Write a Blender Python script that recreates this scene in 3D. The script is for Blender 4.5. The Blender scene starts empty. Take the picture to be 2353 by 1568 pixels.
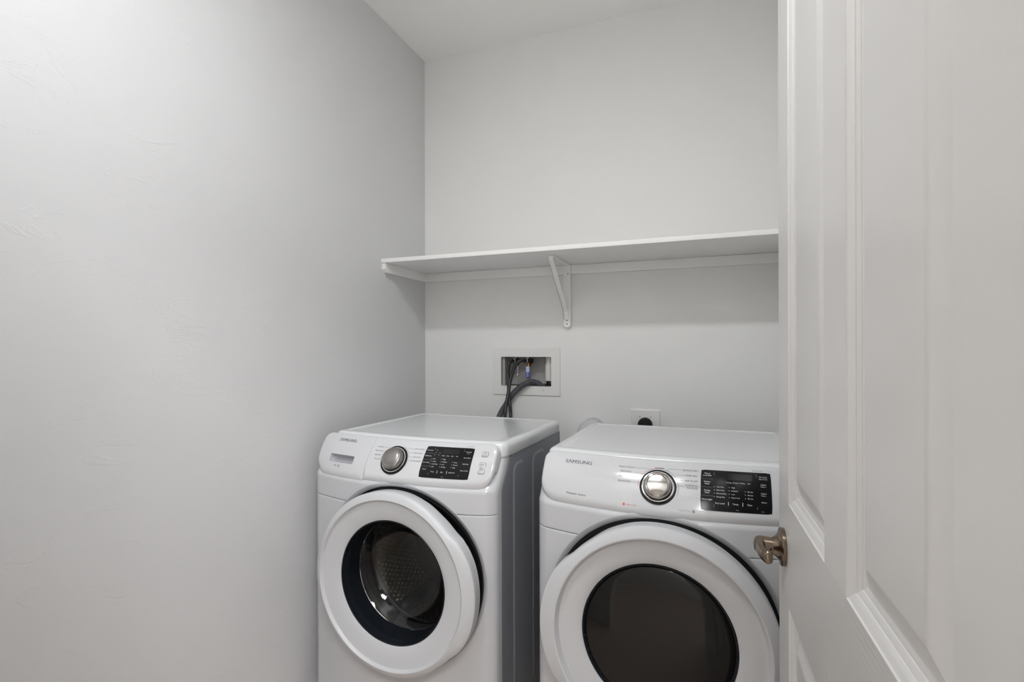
import bpy, bmesh, math, random
from mathutils import Vector, Matrix, Euler
random.seed(4)
S = bpy.context.scene
COL = S.collection
PI = math.pi
CAMZ = 1.273                       # camera height; all photo measurements are relative to it

# ------------------------------------------------------------------ camera, world, exposure
cd = bpy.data.cameras.new('camera')
cam = bpy.data.objects.new('camera', cd); COL.objects.link(cam)
cd.sensor_width = 36.0; cd.sensor_fit = 'HORIZONTAL'
cd.lens = 36.0*1185.6/2353.0
cd.shift_y = (803.07-784.0)/2353.0
cd.clip_start = 0.02
cam.matrix_world = (Matrix.Translation((0, 0, CAMZ)) @ Matrix.Rotation(math.radians(20.67), 4, 'Z')
                    @ Matrix.Rotation(math.radians(90), 4, 'X') @ Matrix.Rotation(math.radians(-0.1514), 4, 'Z'))
S.camera = cam
w = bpy.data.worlds.new('world'); S.world = w; w.use_nodes = True
w.node_tree.nodes['Background'].inputs[0].default_value = (.9, .92, 1, 1)
w.node_tree.nodes['Background'].inputs[1].default_value = 0.25
S.view_settings.view_transform = 'Standard'; S.view_settings.look = 'None'
S.view_settings.exposure = 0.0; S.view_settings.gamma = 1.0
S.view_settings.use_curve_mapping = False
S.cycles.use_denoising = True
S.cycles.max_bounces = 10; S.cycles.diffuse_bounces = 6
S.cycles.sample_clamp_indirect = 6.0
LAUNDRY_LAMP = 76.0               # emission of the diffuser of the laundry ceiling light
HALL_FILL = 32.0                   # emission of the unseen fill panel added in the hall

# ------------------------------------------------------------------ materials
def mat(name, col, rough=.5, metal=0., spec=.5, coat=0., emis=None, bump=None):
    m = bpy.data.materials.new(name); m.use_nodes = True
    nt = m.node_tree; b = nt.nodes['Principled BSDF']
    b.inputs['Base Color'].default_value = (*col, 1)
    b.inputs['Roughness'].default_value = rough
    b.inputs['Metallic'].default_value = metal
    b.inputs['Specular IOR Level'].default_value = spec
    b.inputs['Coat Weight'].default_value = coat
    b.inputs['Coat Roughness'].default_value = .04
    if emis:
        b.inputs['Emission Color'].default_value = (*emis[0], 1)
        b.inputs['Emission Strength'].default_value = emis[1]
    if bump: bump(nt, b)
    # small procedural tone variation so no surface is perfectly flat in colour
    tc = nt.nodes.new('ShaderNodeTexCoord'); nz = nt.nodes.new('ShaderNodeTexNoise')
    nz.inputs['Scale'].default_value = 3.0; nz.inputs['Detail'].default_value = 3
    mx = nt.nodes.new('ShaderNodeMix'); mx.data_type = 'RGBA'
    mx.inputs[6].default_value = (*[c*.97 for c in col], 1)
    mx.inputs[7].default_value = (*[min(1, c*1.02) for c in col], 1)
    nt.links.new(tc.outputs['Object'], nz.inputs['Vector'])
    nt.links.new(nz.outputs['Fac'], mx.inputs[0])
    nt.links.new(mx.outputs[2], b.inputs['Base Color'])
    return m

def trowel(strength, scale=5.0, sparse=.585):
    """hand trowelled drywall: thin plateau edges and arcs plus a fine orange peel"""
    def f(nt, b):
        N = nt.nodes; L = nt.links
        tc = N.new('ShaderNodeTexCoord')
        mp = N.new('ShaderNodeMapping'); mp.inputs['Scale'].default_value = (1, .62, 1.35)
        L.new(tc.outputs['Object'], mp.inputs['Vector'])
        n1 = N.new('ShaderNodeTexNoise'); n1.inputs['Scale'].default_value = scale
        n1.inputs['Detail'].default_value = 5; n1.inputs['Roughness'].default_value = .62
        n1.inputs['Distortion'].default_value = 1.1
        L.new(mp.outputs[0], n1.inputs['Vector'])
        r1 = N.new('ShaderNodeValToRGB'); e = r1.color_ramp.elements
        e[0].position = sparse; e[0].color = (0, 0, 0, 1); e[1].position = sparse+.012; e[1].color = (1, 1, 1, 1)
        x = r1.color_ramp.elements.new(sparse+.12); x.color = (.35, .35, .35, 1)
        L.new(n1.outputs['Fac'], r1.inputs[0])
        n2 = N.new('ShaderNodeTexNoise'); n2.inputs['Scale'].default_value = 22; n2.inputs['Detail'].default_value = 6
        L.new(tc.outputs['Object'], n2.inputs['Vector'])
        ma = N.new('ShaderNodeMath'); ma.operation = 'MULTIPLY_ADD'; ma.inputs[1].default_value = .35
        L.new(n2.outputs['Fac'], ma.inputs[0]); L.new(r1.outputs[0], ma.inputs[2])
        bp = N.new('ShaderNodeBump'); bp.inputs['Strength'].default_value = strength
        bp.inputs['Distance'].default_value = .0012
        L.new(ma.outputs[0], bp.inputs['Height']); L.new(bp.outputs[0], b.inputs['Normal'])
    return f

def grain(direction, strength=.25):
    def f(nt, b):
        N = nt.nodes; L = nt.links
        tc = N.new('ShaderNodeTexCoord'); mp = N.new('ShaderNodeMapping')
        mp.inputs['Scale'].default_value = (5, 5, 260) if direction == 'h' else (260, 5, 5)
        L.new(tc.outputs['Object'], mp.inputs['Vector'])
        n1 = N.new('ShaderNodeTexNoise'); n1.inputs['Scale'].default_value = 1.0
        n1.inputs['Detail'].default_value = 3; n1.inputs['Distortion'].default_value = .3
        L.new(mp.outputs[0], n1.inputs['Vector'])
        bp = N.new('ShaderNodeBump'); bp.inputs['Strength'].default_value = strength
        bp.inputs['Distance'].default_value = .0006
        L.new(n1.outputs['Fac'], bp.inputs['Height']); L.new(bp.outputs[0], b.inputs['Normal'])
    return f

M = {}
M['wall_left'] = mat('paint_wall_left_dimmed', (.625, .628, .635), .62, bump=trowel(.34, 10.5, .60))  # same wall paint, darkened to even out the nearby ceiling light
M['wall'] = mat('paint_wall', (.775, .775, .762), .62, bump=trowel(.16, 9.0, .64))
M['ceiling'] = mat('paint_ceiling', (.90, .895, .885), .8)
M['floor'] = mat('vinyl_floor', (.50, .41, .345), .45)
M['trim'] = mat('gloss_white_trim', (.74, .735, .72), .4)
M['shelf'] = mat('white_shelf_paint', (.85, .85, .84), .55)
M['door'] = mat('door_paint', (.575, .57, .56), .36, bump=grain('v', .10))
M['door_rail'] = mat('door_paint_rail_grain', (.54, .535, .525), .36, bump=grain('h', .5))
M['enamel'] = mat('white_enamel', (.53, .54, .558), .22, coat=.35)
M['plastic'] = mat('white_gloss_plastic', (.575, .585, .60), .12, coat=.5)
M['plastic_soft'] = mat('white_satin_plastic', (.52, .53, .545), .38)
M['lid'] = mat('gloss_white_lid', (.66, .675, .685), .15, coat=.35)
M['side'] = mat('side_metal_shaded', (.25, .26, .285), .30, coat=.1)  # white painted metal, darkened in colour to stand for the shade on it
M['pocket'] = mat('grey_pocket_plastic', (.42, .42, .45), .35)
M['black'] = mat('black_rubber', (.006, .006, .007), .6, spec=.25)
M['blackgloss'] = mat('black_glossy_panel', (.008, .008, .009), .12, spec=.28)
M['displayblack'] = mat('display_black', (.003, .003, .003), .06)
M['trimdark'] = mat('dark_blue_grey_plastic', (.009, .011, .0145), .25, spec=.15)
M['steel'] = mat('brushed_steel_knob', (.50, .475, .45), .08, 1.0)
M['steelmat'] = mat('satin_steel_knob', (.36, .345, .33), .30, 1.0)
M['chrome'] = mat('chrome', (.75, .74, .72), .08, 1.0)
M['bronze'] = mat('antique_nickel', (.25, .195, .148), .22, 1.0)
M['ink'] = mat('grey_print', (.10, .10, .115), .5)
M['inkpale'] = mat('pale_grey_print', (.28, .28, .30), .5)
M['inkwhite'] = mat('white_print', (.62, .62, .63), .5)
M['inkred'] = mat('red_print', (.62, .13, .08), .5)
M['hose'] = mat('black_hose_rubber', (.010, .010, .011), .38)
M['drain'] = mat('grey_corrugated_hose', (.070, .074, .085), .38)
M['copper'] = mat('copper', (.55, .25, .09), .3, 1.0)
M['tagblue'] = mat('blue_label', (.13, .15, .42), .4)
M['tagwhite'] = mat('pale_blue_label', (.52, .55, .78), .4)
M['pvc'] = mat('white_pvc', (.68, .67, .64), .4)
M['boxwall'] = mat('outlet_box_plastic', (.36, .355, .345), .5)
M['drum'] = mat('stainless_drum', (.50, .49, .46), .20, 1.0)
M['tub'] = mat('dark_tub', (.03, .03, .032), .4)
M['gasket'] = mat('grey_rubber_gasket', (.035, .036, .038), .45)
M['screw'] = mat('screw_metal', (.35, .34, .33), .35, 1.0)
M['darkhole'] = mat('dark_hole', (.01, .01, .01), .9)
M['fill_hall'] = mat('hall_fill_panel', (.9, .9, .9), .5, emis=((.985, .985, 1.0), HALL_FILL))  # glow of the added hall fill panel
M['lamp_room'] = mat('laundry_diffuser', (.9, .9, .9), .5, emis=((.985, .99, 1.0), LAUNDRY_LAMP))

def tinted_glass(name, tint, rough=.0):
    m = bpy.data.materials.new(name); m.use_nodes = True; nt = m.node_tree
    nt.nodes.clear(); N = nt.nodes
    o = N.new('ShaderNodeOutputMaterial'); t = N.new('ShaderNodeBsdfTransparent')
    g = N.new('ShaderNodeBsdfGlossy'); fr = N.new('ShaderNodeFresnel'); mx = N.new('ShaderNodeMixShader')
    t.inputs[0].default_value = (*tint, 1); g.inputs['Roughness'].default_value = rough
    g.inputs[0].default_value = (.9, .9, .9, 1); fr.inputs[0].default_value = 1.45
    nt.links.new(fr.outputs[0], mx.inputs[0]); nt.links.new(t.outputs[0], mx.inputs[1])
    nt.links.new(g.outputs[0], mx.inputs[2]); nt.links.new(mx.outputs[0], o.inputs[0])
    return m
M['glass'] = tinted_glass('tinted_door_glass', (.62, .62, .60), .035)
M['glassdark'] = mat('dark_dryer_glass', (.008, .008, .0078), .06, spec=.30)

# ------------------------------------------------------------------ mesh helpers
def obj(name, bm, m, parent=None, smooth=True, angle=35, recalc=True):
    if recalc: bmesh.ops.recalc_face_normals(bm, faces=bm.faces)
    me = bpy.data.meshes.new(name); bm.to_mesh(me); bm.free()
    if isinstance(m, (list, tuple)):
        for k in m: me.materials.append(M[k])
    else: me.materials.append(M[m])
    if smooth and len(me.polygons):
        me.polygons.foreach_set('use_smooth', [True]*len(me.polygons))
        me.set_sharp_from_angle(angle=math.radians(angle))
    o = bpy.data.objects.new(name, me); COL.objects.link(o)
    if parent: o.parent = parent
    return o

def thing(name, label, cat, loc=(0, 0, 0), rz=0, group=None):
    o = bpy.data.objects.new(name, None); COL.objects.link(o)
    o.location = loc; o.rotation_euler = (0, 0, rz); o.empty_display_size = .1
    o['label'] = label; o['category'] = cat
    if group: o['group'] = group
    return o
def tag(o, label, cat, group=None):
    o['label'] = label; o['category'] = cat
    if group: o['group'] = group
    return o
def struct(o, label=None):
    o['kind'] = 'structure'
    if label: o['label'] = label
    return o

def box(bm, x0, x1, y0, y1, z0, z1, bev=0, mi=0):
    x0, x1 = min(x0, x1), max(x0, x1); y0, y1 = min(y0, y1), max(y0, y1); z0, z1 = min(z0, z1), max(z0, z1)
    t = bmesh.new()
    bmesh.ops.create_cube(t, size=1)
    for v in t.verts:
        v.co = Vector(((v.co.x+.5)*(x1-x0)+x0, (v.co.y+.5)*(y1-y0)+y0, (v.co.z+.5)*(z1-z0)+z0))
    if bev:
        bmesh.ops.bevel(t, geom=list(t.edges), offset=bev, segments=3, profile=.5, affect='EDGES', clamp_overlap=True)
    merge(bm, t, mi)
def merge(bm, t, mi=0):
    vs = [bm.verts.new(v.co) for v in t.verts]
    t.verts.index_update()
    for f in t.faces:
        try:
            nf = bm.faces.new([vs[v.index] for v in f.verts]); nf.material_index = mi
        except ValueError: pass
    t.free()
def loft(bm, rings, closed=True, cap0=False, cap1=False, mi=0):
    R = [[bm.verts.new(p) for p in r] for r in rings]
    n = len(R[0])
    for a, b in zip(R, R[1:]):
        for i in range(n if closed else n-1):
            j = (i+1) % n
            f = bm.faces.new((a[i], a[j], b[j], b[i])); f.material_index = mi
    if cap0: bm.faces.new(list(reversed(R[0]))).material_index = mi
    if cap1: bm.faces.new(R[-1]).material_index = mi
    return R
def lathe(bm, prof, centre=(0, 0, 0), axis='y', n=64, cap0=False, cap1=False, mi=0, radf=None):
    """prof: list of (radius, along)"""
    c = Vector(centre); rings = []
    for r, h in prof:
        ring = []
        for i in range(n):
            a = 2*PI*i/n; rr = r if radf is None else radf(r, a)
            if axis == 'y': p = Vector((rr*math.cos(a), h, rr*math.sin(a)))
            elif axis == 'z': p = Vector((rr*math.cos(a), rr*math.sin(a), h))
            else: p = Vector((h, rr*math.cos(a), rr*math.sin(a)))
            ring.append(c+p)
        rings.append(ring)
    return loft(bm, rings, True, cap0, cap1, mi)
def tube(bm, pts, rad, n=16, caps=True, sub=8, mi=0, radf=None):
    P = [Vector(p) for p in pts]; Q = []
    for i in range(len(P)-1):
        p0 = P[max(i-1, 0)]; p1 = P[i]; p2 = P[i+1]; p3 = P[min(i+2, len(P)-1)]
        for k in range(sub):
            t = k/sub
            Q.append(.5*((2*p1)+(-p0+p2)*t+(2*p0-5*p1+4*p2-p3)*t*t+(-p0+3*p1-3*p2+p3)*t**3))
    Q.append(P[-1])
    rings = []; up = Vector((0.13, 1, .21)).normalized(); L = 0
    for i, q in enumerate(Q):
        d = (Q[min(i+1, len(Q)-1)]-Q[max(i-1, 0)]).normalized()
        a = d.cross(up).normalized(); b = d.cross(a).normalized()
        if i: L += (q-Q[i-1]).length
        r = rad if radf is None else radf(L, i/(len(Q)-1))
        rings.append([q+(a*math.cos(2*PI*k/n)+b*math.sin(2*PI*k/n))*r for k in range(n)])
    loft(bm, rings, True, caps, caps, mi)
def rrect(x0, x1, y0, y1, r, n=6):
    """rounded rectangle outline, counter clockwise; r may be 4 radii (bl, br, tr, tl)"""
    if not isinstance(r, (tuple, list)): r = (r,)*4
    out = []
    for (cx, cy, a0, rr) in ((x0+r[0], y0+r[0], PI, r[0]), (x1-r[1], y0+r[1], 1.5*PI, r[1]),
                             (x1-r[2], y1-r[2], 0, r[2]), (x0+r[3], y1-r[3], .5*PI, r[3])):
        for k in range(n+1):
            a = a0+.5*PI*k/n
            out.append((cx+rr*math.cos(a), cy+rr*math.sin(a)))
    return out
def smoothstep(a, b, x):
    t = max(0, min(1, (x-a)/(b-a))); return t*t*(3-2*t)

_txt = {}
def text_geo(s, size, bold=0, align='LEFT', sx=1.0, shear=0):
    key = (s, size, bold, align, sx)
    if key in _txt: return _txt[key]
    c = bpy.data.curves.new('t', 'FONT'); c.body = s; c.size = size; c.align_x = align; c.align_y = 'CENTER'
    c.offset = bold; c.resolution_u = 2
    o = bpy.data.objects.new('t', c); COL.objects.link(o)
    bpy.context.view_layer.update()
    me = bpy.data.meshes.new_from_object(o.evaluated_get(bpy.context.evaluated_depsgraph_get()))
    vs = [(v.co.x*sx, v.co.y) for v in me.vertices]; fs = [tuple(p.vertices) for p in me.polygons]
    bpy.data.objects.remove(o); bpy.data.curves.remove(c); bpy.data.meshes.remove(me)
    _txt[key] = (vs, fs); return vs, fs
def put_text(bm, s, size, x, y, mapf, h=.0004, bold=0, align='LEFT', sx=1.0):
    if bold:      # heavier strokes: the same word printed twice, a hair apart
        put_text(bm, s, size, x-bold*.7, y, mapf, h, 0, align, sx); put_text(bm, s, size, x+bold*.7, y, mapf, h+.00004, 0, align, sx)
        return
    vs, fs = text_geo(s, size, 0, align, sx)
    V = [bm.verts.new(mapf(x+a, y+b, h)) for a, b in vs]
    for f in fs:
        try: bm.faces.new([V[i] for i in f])
        except ValueError: pass
def put_poly(bm, pts, mapf, h=.0004):
    bm.faces.new([bm.verts.new(mapf(a, b, h)) for a, b in pts])
def put_line(bm, pts, w, mapf, h=.0004):
    """thin flat stroke along a polyline"""
    for (a, b) in zip(pts, pts[1:]):
        d = Vector((b[0]-a[0], b[1]-a[1])); 
        if d.length < 1e-6: continue
        nn = Vector((-d.y, d.x)).normalized()*w/2
        V = [bm.verts.new(mapf(p[0]+s*nn.x, p[1]+s*nn.y, h)) for p, s in ((a, 1), (a, -1), (b, -1), (b, 1))]
        bm.faces.new(V)
def put_ring(bm, out, w, mapf, h=.0004):
    pts = list(out)+[out[0]]
    put_line(bm, pts, w, mapf, h)

# ------------------------------------------------------------------ room shell
XL, XR, YB, YF, H = -1.310, 0.33, 2.25, 0.275, CAMZ+1.434
HOLE = (-.9025, -.6575, CAMZ-.170, CAMZ-.0345)   # opening of the laundry outlet box in the back wall

def wall_with_holes(name, x0, x1, z0, z1, yf, yb, holes, m):
    """wall in the xz plane made of blocks around rectangular holes"""
    bm = bmesh.new()
    xs = sorted({x0, x1, *[h[0] for h in holes], *[h[1] for h in holes]})
    zs = sorted({z0, z1, *[h[2] for h in holes], *[h[3] for h in holes]})
    V = {}
    def v(x, y, z):
        k = (round(x, 5), round(y, 5), round(z, 5))
        if k not in V: V[k] = bm.verts.new((x, y, z))
        return V[k]
    def solid(i, j):
        if i < 0 or j < 0 or i >= len(xs)-1 or j >= len(zs)-1: return False
        cx, cz = (xs[i]+xs[i+1])/2, (zs[j]+zs[j+1])/2
        return not any(h[0] < cx < h[1] and h[2] < cz < h[3] for h in holes)
    for i in range(len(xs)-1):
        for j in range(len(zs)-1):
            if not solid(i, j): continue
            a, b, c, d = xs[i], xs[i+1], zs[j], zs[j+1]
            bm.faces.new((v(a, yf, c), v(b, yf, c), v(b, yf, d), v(a, yf, d)))
            bm.faces.new((v(a, yb, c), v(a, yb, d), v(b, yb, d), v(b, yb, c)))
            for (ii, jj, q) in ((i-1, j, (v(a, yf, c), v(a, yf, d), v(a, yb, d), v(a, yb, c))),
                                (i+1, j, (v(b, yf, c), v(b, yb, c), v(b, yb, d), v(b, yf, d))),
                                (i, j-1, (v(a, yf, c), v(a, yb, c), v(b, yb, c), v(b, yf, c))),
                                (i, j+1, (v(a, yf, d), v(b, yf, d), v(b, yb, d), v(a, yb, d)))):
                if not solid(ii, jj): bm.faces.new(q)
    return struct(obj(name, bm, m, smooth=False))
HXL, HXR, HYB = -2.1, 1.5, -1.9       # hall behind the camera
b = bmesh.new(); box(b, HXL-.1, HXR+.1, HYB-.1, YB+.15, -.1, 0); struct(obj('floor', b, 'floor', smooth=False))
b = bmesh.new(); box(b, HXL-.1, HXR+.1, HYB-.1, YB+.15, H, H+.1); struct(obj('ceiling', b, 'ceiling', smooth=False))
wall_with_holes('wall_back', XL-.12, XR+.12, 0, H, YB, YB+.14, [HOLE], 'wall')
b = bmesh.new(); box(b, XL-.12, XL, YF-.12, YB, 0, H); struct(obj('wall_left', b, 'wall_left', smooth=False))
b = bmesh.new(); box(b, XR, XR+.12, YF-.12, YB, 0, H); struct(obj('wall_right', b, 'wall', smooth=False))
DOOR_X0, DOOR_X1 = -.66, .165
wall_with_holes('wall_front', HXL, HXR, 0, H, YF, YF-.12, [(DOOR_X0, DOOR_X1, -.01, 2.05)], 'wall')
b = bmesh.new(); box(b, HXL-.1, HXL, HYB, YF-.12, 0, H); struct(obj('wall_hall_left', b, 'wall', smooth=False))
b = bmesh.new(); box(b, HXR, HXR+.1, HYB, YF-.12, 0, H); struct(obj('wall_hall_right', b, 'wall', smooth=False))
b = bmesh.new(); box(b, HXL-.1, HXR+.1, HYB-.1, HYB, 0, H); struct(obj('wall_hall_back', b, 'wall', smooth=False))
for nm, a in (('baseboard_left', (XL, XL+.012, YF, YB, 0, .085)), ('baseboard_back', (XL+.012, XR-.012, YB-.012, YB, 0, .085)),
              ('baseboard_right', (XR-.012, XR, YF, YB, 0, .085))):
    b = bmesh.new(); box(b, *a, bev=.003); struct(obj(nm, b, 'trim'))
# door jamb lining and casing
b = bmesh.new()
box(b, DOOR_X0, DOOR_X0+.014, YF-.12, YF, 0, 2.05); box(b, DOOR_X1-.014, DOOR_X1, YF-.12, YF, 0, 2.05)
box(b, DOOR_X0+.014, DOOR_X1-.014, YF-.12, YF, 2.036, 2.05)
struct(obj('trim_1', b, 'trim', smooth=False))

# ------------------------------------------------------------------ ceiling light and added hall fill panel
def ceiling_light(name, label, x, y, wx, wy, dz, m, z=H):
    t = thing(name, label, 'light', (x, y, z))
    bm = bmesh.new(); box(bm, -wx/2-.012, wx/2+.012, -wy/2-.012, wy/2+.012, -dz, -.0005, bev=.003)
    obj('housing', bm, 'trim', t)
    bm = bmesh.new()
    rings = []
    for ins, zz in ((.001, -dz+.004), (.001, -dz), (.004, -dz-.003), (.02, -dz-.0045)):
        rings.append([(a, c, zz) for a, c in rrect(-wx/2+ins, wx/2-ins, -wy/2+ins, wy/2-ins, .02)])
    loft(bm, rings, True, True, True); obj('diffuser', bm, m, t)
    return t
ceiling_light('ceiling_light', 'narrow rectangular ceiling light with glowing diffuser above the washer and dryer', -.45, .545, .60, .12, .075, 'lamp_room')
ceiling_light('ceiling_light', 'large square fill light panel added unseen in the hall behind the camera', 0.62, -.85, .8, .8, .075, 'fill_hall')  # added panel out of view, sends fill light in through the doorway

# ------------------------------------------------------------------ machines
PW = .337; S0, S1 = .004, .156; TAU = math.radians(34.5)
ZL = .853; YL = -.003; FX = 0.0
def bowk(s): return .45-.20*max(0, min(1, s/.155))
def PM(x, s, h=0):
    """point on the slanted control panel: x across, s up the slope, h proud of the face"""
    n = Vector((-2*bowk(s)*x*.8, -math.cos(TAU), math.sin(TAU))).normalized()
    # gentle barrel section: the top leans back more than the bottom
    c = .012*(1-((s-.075)/.085)**2)
    p = Vector((x, YL+s*math.sin(TAU)+bowk(s)*x*x, ZL+s*math.cos(TAU)))
    p += Vector((0, -math.cos(TAU), math.sin(TAU)))*(c-.0027)
    return p+n*h

def halfw(s):
    rb, rt = .056, .030
    if s < S0+rb:
        d = (S0+rb-s)/rb; return PW-rb*(1-math.sqrt(max(0, 1-d*d)))
    if s > S1-rt:
        d = (s-(S1-rt))/rt; return PW-rt*(1-math.sqrt(max(0, 1-d*d)))
    return PW
def sdf(x, s):
    hw = PW; rb = .056 if s < .07 else .030
    cx = max(0, abs(x)-(hw-rb)); cy = max(0, (S0+rb)-s, s-(S1-rb))
    if cx > 0 and cy > 0: return rb-math.hypot(cx, cy)
    return min(hw-abs(x), s-S0, S1-s)
def fall(x, s, xcut=None):
    d = sdf(x, s)
    if xcut is not None: d = min(d, abs(x-xcut)+.0045)
    rr = .007+.016*(1-smoothstep(.0, .045, s-S0))
    if d >= rr: return 0
    q = 1-max(d, 0)/rr
    return -(rr*.75)*(1-math.sqrt(max(0, 1-q*q)))
SR = [S0+(S1-S0)*t for t in (0, .003, .010, .022, .040, .065, .095, .13, .17, .22)] + [.027, .045, .060, .073, .090, .105, .118, .130] + \
     [S1-(S1-S0)*t for t in (.13, .10, .075, .053, .035, .020, .010, .003, 0)]
SR = sorted(set(round(a, 5) for a in SR))
def panel_part(name, xl, xr, mname, parent, hole=None, xs=None, lower=0.0):
    """curved panel between xl and xr (None = rounded outer end)"""
    bm = bmesh.new(); rows = []
    base = xs if xs else None
    for s in SR:
        L = -halfw(s) if xl is None else xl
        R = halfw(s) if xr is None else xr
        cut = xr if xl is None else xl
        if base: X = [L+(x-(-PW if xl is None else xl))*(R-L)/((PW if xr is None else xr)-(-PW if xl is None else xl)) for x in base]
        ss = s
        if lower: ss = s-lower*(1-smoothstep(0, .03, s-S0))
        rows.append([bm.verts.new(PM(x, ss, fall(x, s, cut if (xl is not None or xr is not None) else None))) for x in X])
    for j in range(len(rows)-1):
        for i in range(len(rows[0])-1):
            if hole and hole[0] < (base[i]+base[i+1])/2 < hole[1] and hole[2] < (SR[j]+SR[j+1])/2 < hole[3]: continue
            bm.faces.new((rows[j][i], rows[j][i+1], rows[j+1][i+1], rows[j+1][i]))
    # return rim towards the body
    m_ = len(rows[0])
    edge = [rows[0][i] for i in range(m_)]+[rows[j][-1] for j in range(1, len(rows))] + \
           [rows[-1][i] for i in range(m_-2, -1, -1)]+[rows[j][0] for j in range(len(rows)-2, 0, -1)]
    back = [bm.verts.new(v.co+Vector((0, .034, -.012 if v.co.z > .9 else .006))) for v in edge]
    for i in range(len(edge)):
        k = (i+1) % len(edge)
        bm.faces.new((edge[i], back[i], back[k], edge[k]))
    bmesh.ops.remove_doubles(bm, verts=bm.verts, dist=1e-6)
    return obj(name, bm, mname, parent, angle=50)
def spread(a, b, n):
    return [a+(b-a)*(.5-.5*math.cos(PI*(.0+1.0*i/n))) for i in range(n+1)]

# front face cross-section (x -> y) with rounded vertical corners that reach back to the side seam
W2 = .349
def section():
    pts = []
    N = 64
    xf = .320
    for i in range(N+1):
        x = -xf+2*xf*i/N
        pts.append((x, .45*x*x))
    y0 = .45*xf*xf
    cor = [(W2-.0200, y0+.0070), (W2-.0125, y0+.0125), (W2-.0065, y0+.0190), (W2-.0025, y0+.027), (W2-.0008, y0+.036), (W2, .100)]
    return [(-a, c) for a, c in reversed(cor)]+pts+cor
SEC = section()
def body_front(name, z0, z1, dxc, dzc, parent, crease=None, mname='enamel', step=.006, rec_r=.299, rcx=0):
    bm = bmesh.new(); n = max(2, int((z1-z0)/step)); rows = []; dxc += rcx
    xs = []
    for (a, c) in SEC: xs.append((a, c))
    # finer columns in the front
    fine = []
    for i in range(len(xs)-1):
        fine.append(xs[i])
        if abs(xs[i][0]) < .320 and abs(xs[i+1][0]) <= .320:
            mx = (xs[i][0]+xs[i+1][0])/2; fine.append((mx, .45*mx*mx))
    fine.append(xs[-1])
    zs = [z0, z0+.0008, z0+.002]+[z0+(z1-z0)*k/n for k in range(1, n)]+[z1-.002, z1-.0008, z1]
    for z in zs:
        row = []
        e = min(z-z0, z1-z); eb = 0 if e >= .002 else (.0022 if e < .0004 else .0007)
        sh = max(0, z-.846)*.74
        for x, y in fine:
            r = math.hypot(x-dxc, z-dzc)
            yy = y+sh
            if abs(x) < W2-.001: yy += eb
            if abs(x) < .327: yy += .010*smoothstep(.846, .866, z)*(1-smoothstep(.300, .327, abs(x)))
            if crease:
                (ax, az), (bx, bz) = crease
                d = abs((bx-ax)*(az-z)-(ax-x)*(bz-az))/math.hypot(bx-ax, bz-az)
                tt = ((x-ax)*(bx-ax)+(z-az)*(bz-az))/((bx-ax)**2+(bz-az)**2)
                if 0 < tt < 1 and r > rec_r: yy += .0016*math.exp(-(d/.006)**2)
            row.append((bm.verts.new((x, yy, z)), r < rec_r))
        rows.append(row)
    def snap(v):
        a = math.atan2(v.co.z-dzc, v.co.x-dxc); x, z = dxc+rec_r*math.cos(a), dzc+rec_r*math.sin(a)
        if z < z0 or z > z1:
            z = max(z0, min(z1, z)); q = rec_r**2-(z-dzc)**2
            x = dxc+(math.sqrt(max(q, 0)) if v.co.x > dxc else -math.sqrt(max(q, 0)))
        v.co.x, v.co.z = x, z; v.co.y = .45*x*x+max(0, z-.846)*.74
    done = set()
    for j in range(len(rows)-1):
        for i in range(len(fine)-1):
            q = (rows[j][i], rows[j][i+1], rows[j+1][i+1], rows[j+1][i])
            if all(a[1] for a in q): continue
            for v, ins in q:
                if ins and v not in done: snap(v); done.add(v)
            bm.faces.new([a[0] for a in q])
    for v in [v for v in bm.verts if not v.link_faces]: bm.verts.remove(v)
    return obj(name, bm, mname, parent, angle=50)

def lobe(sgn, amp=1.0, R0=.284):
    K = [(0, .0070), (18, .0068), (26, .0055), (33, .003), (42, -.0035), (53, -.0052), (66, -.002), (80, 0), (180, 0)]
    def f(r, a):
        d = abs(math.degrees(math.atan2(math.sin(a-(0 if sgn > 0 else PI)), math.cos(a-(0 if sgn > 0 else PI)))))
        for (a0, v0), (a1, v1) in zip(K, K[1:]):
            if a0 <= d <= a1:
                t = smoothstep(a0, a1, d); v = v0+(v1-v0)*t; break
        if v > 0: v *= amp
        wgt = smoothstep(.256, .280, r)
        return r+v*wgt
    return f

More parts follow.
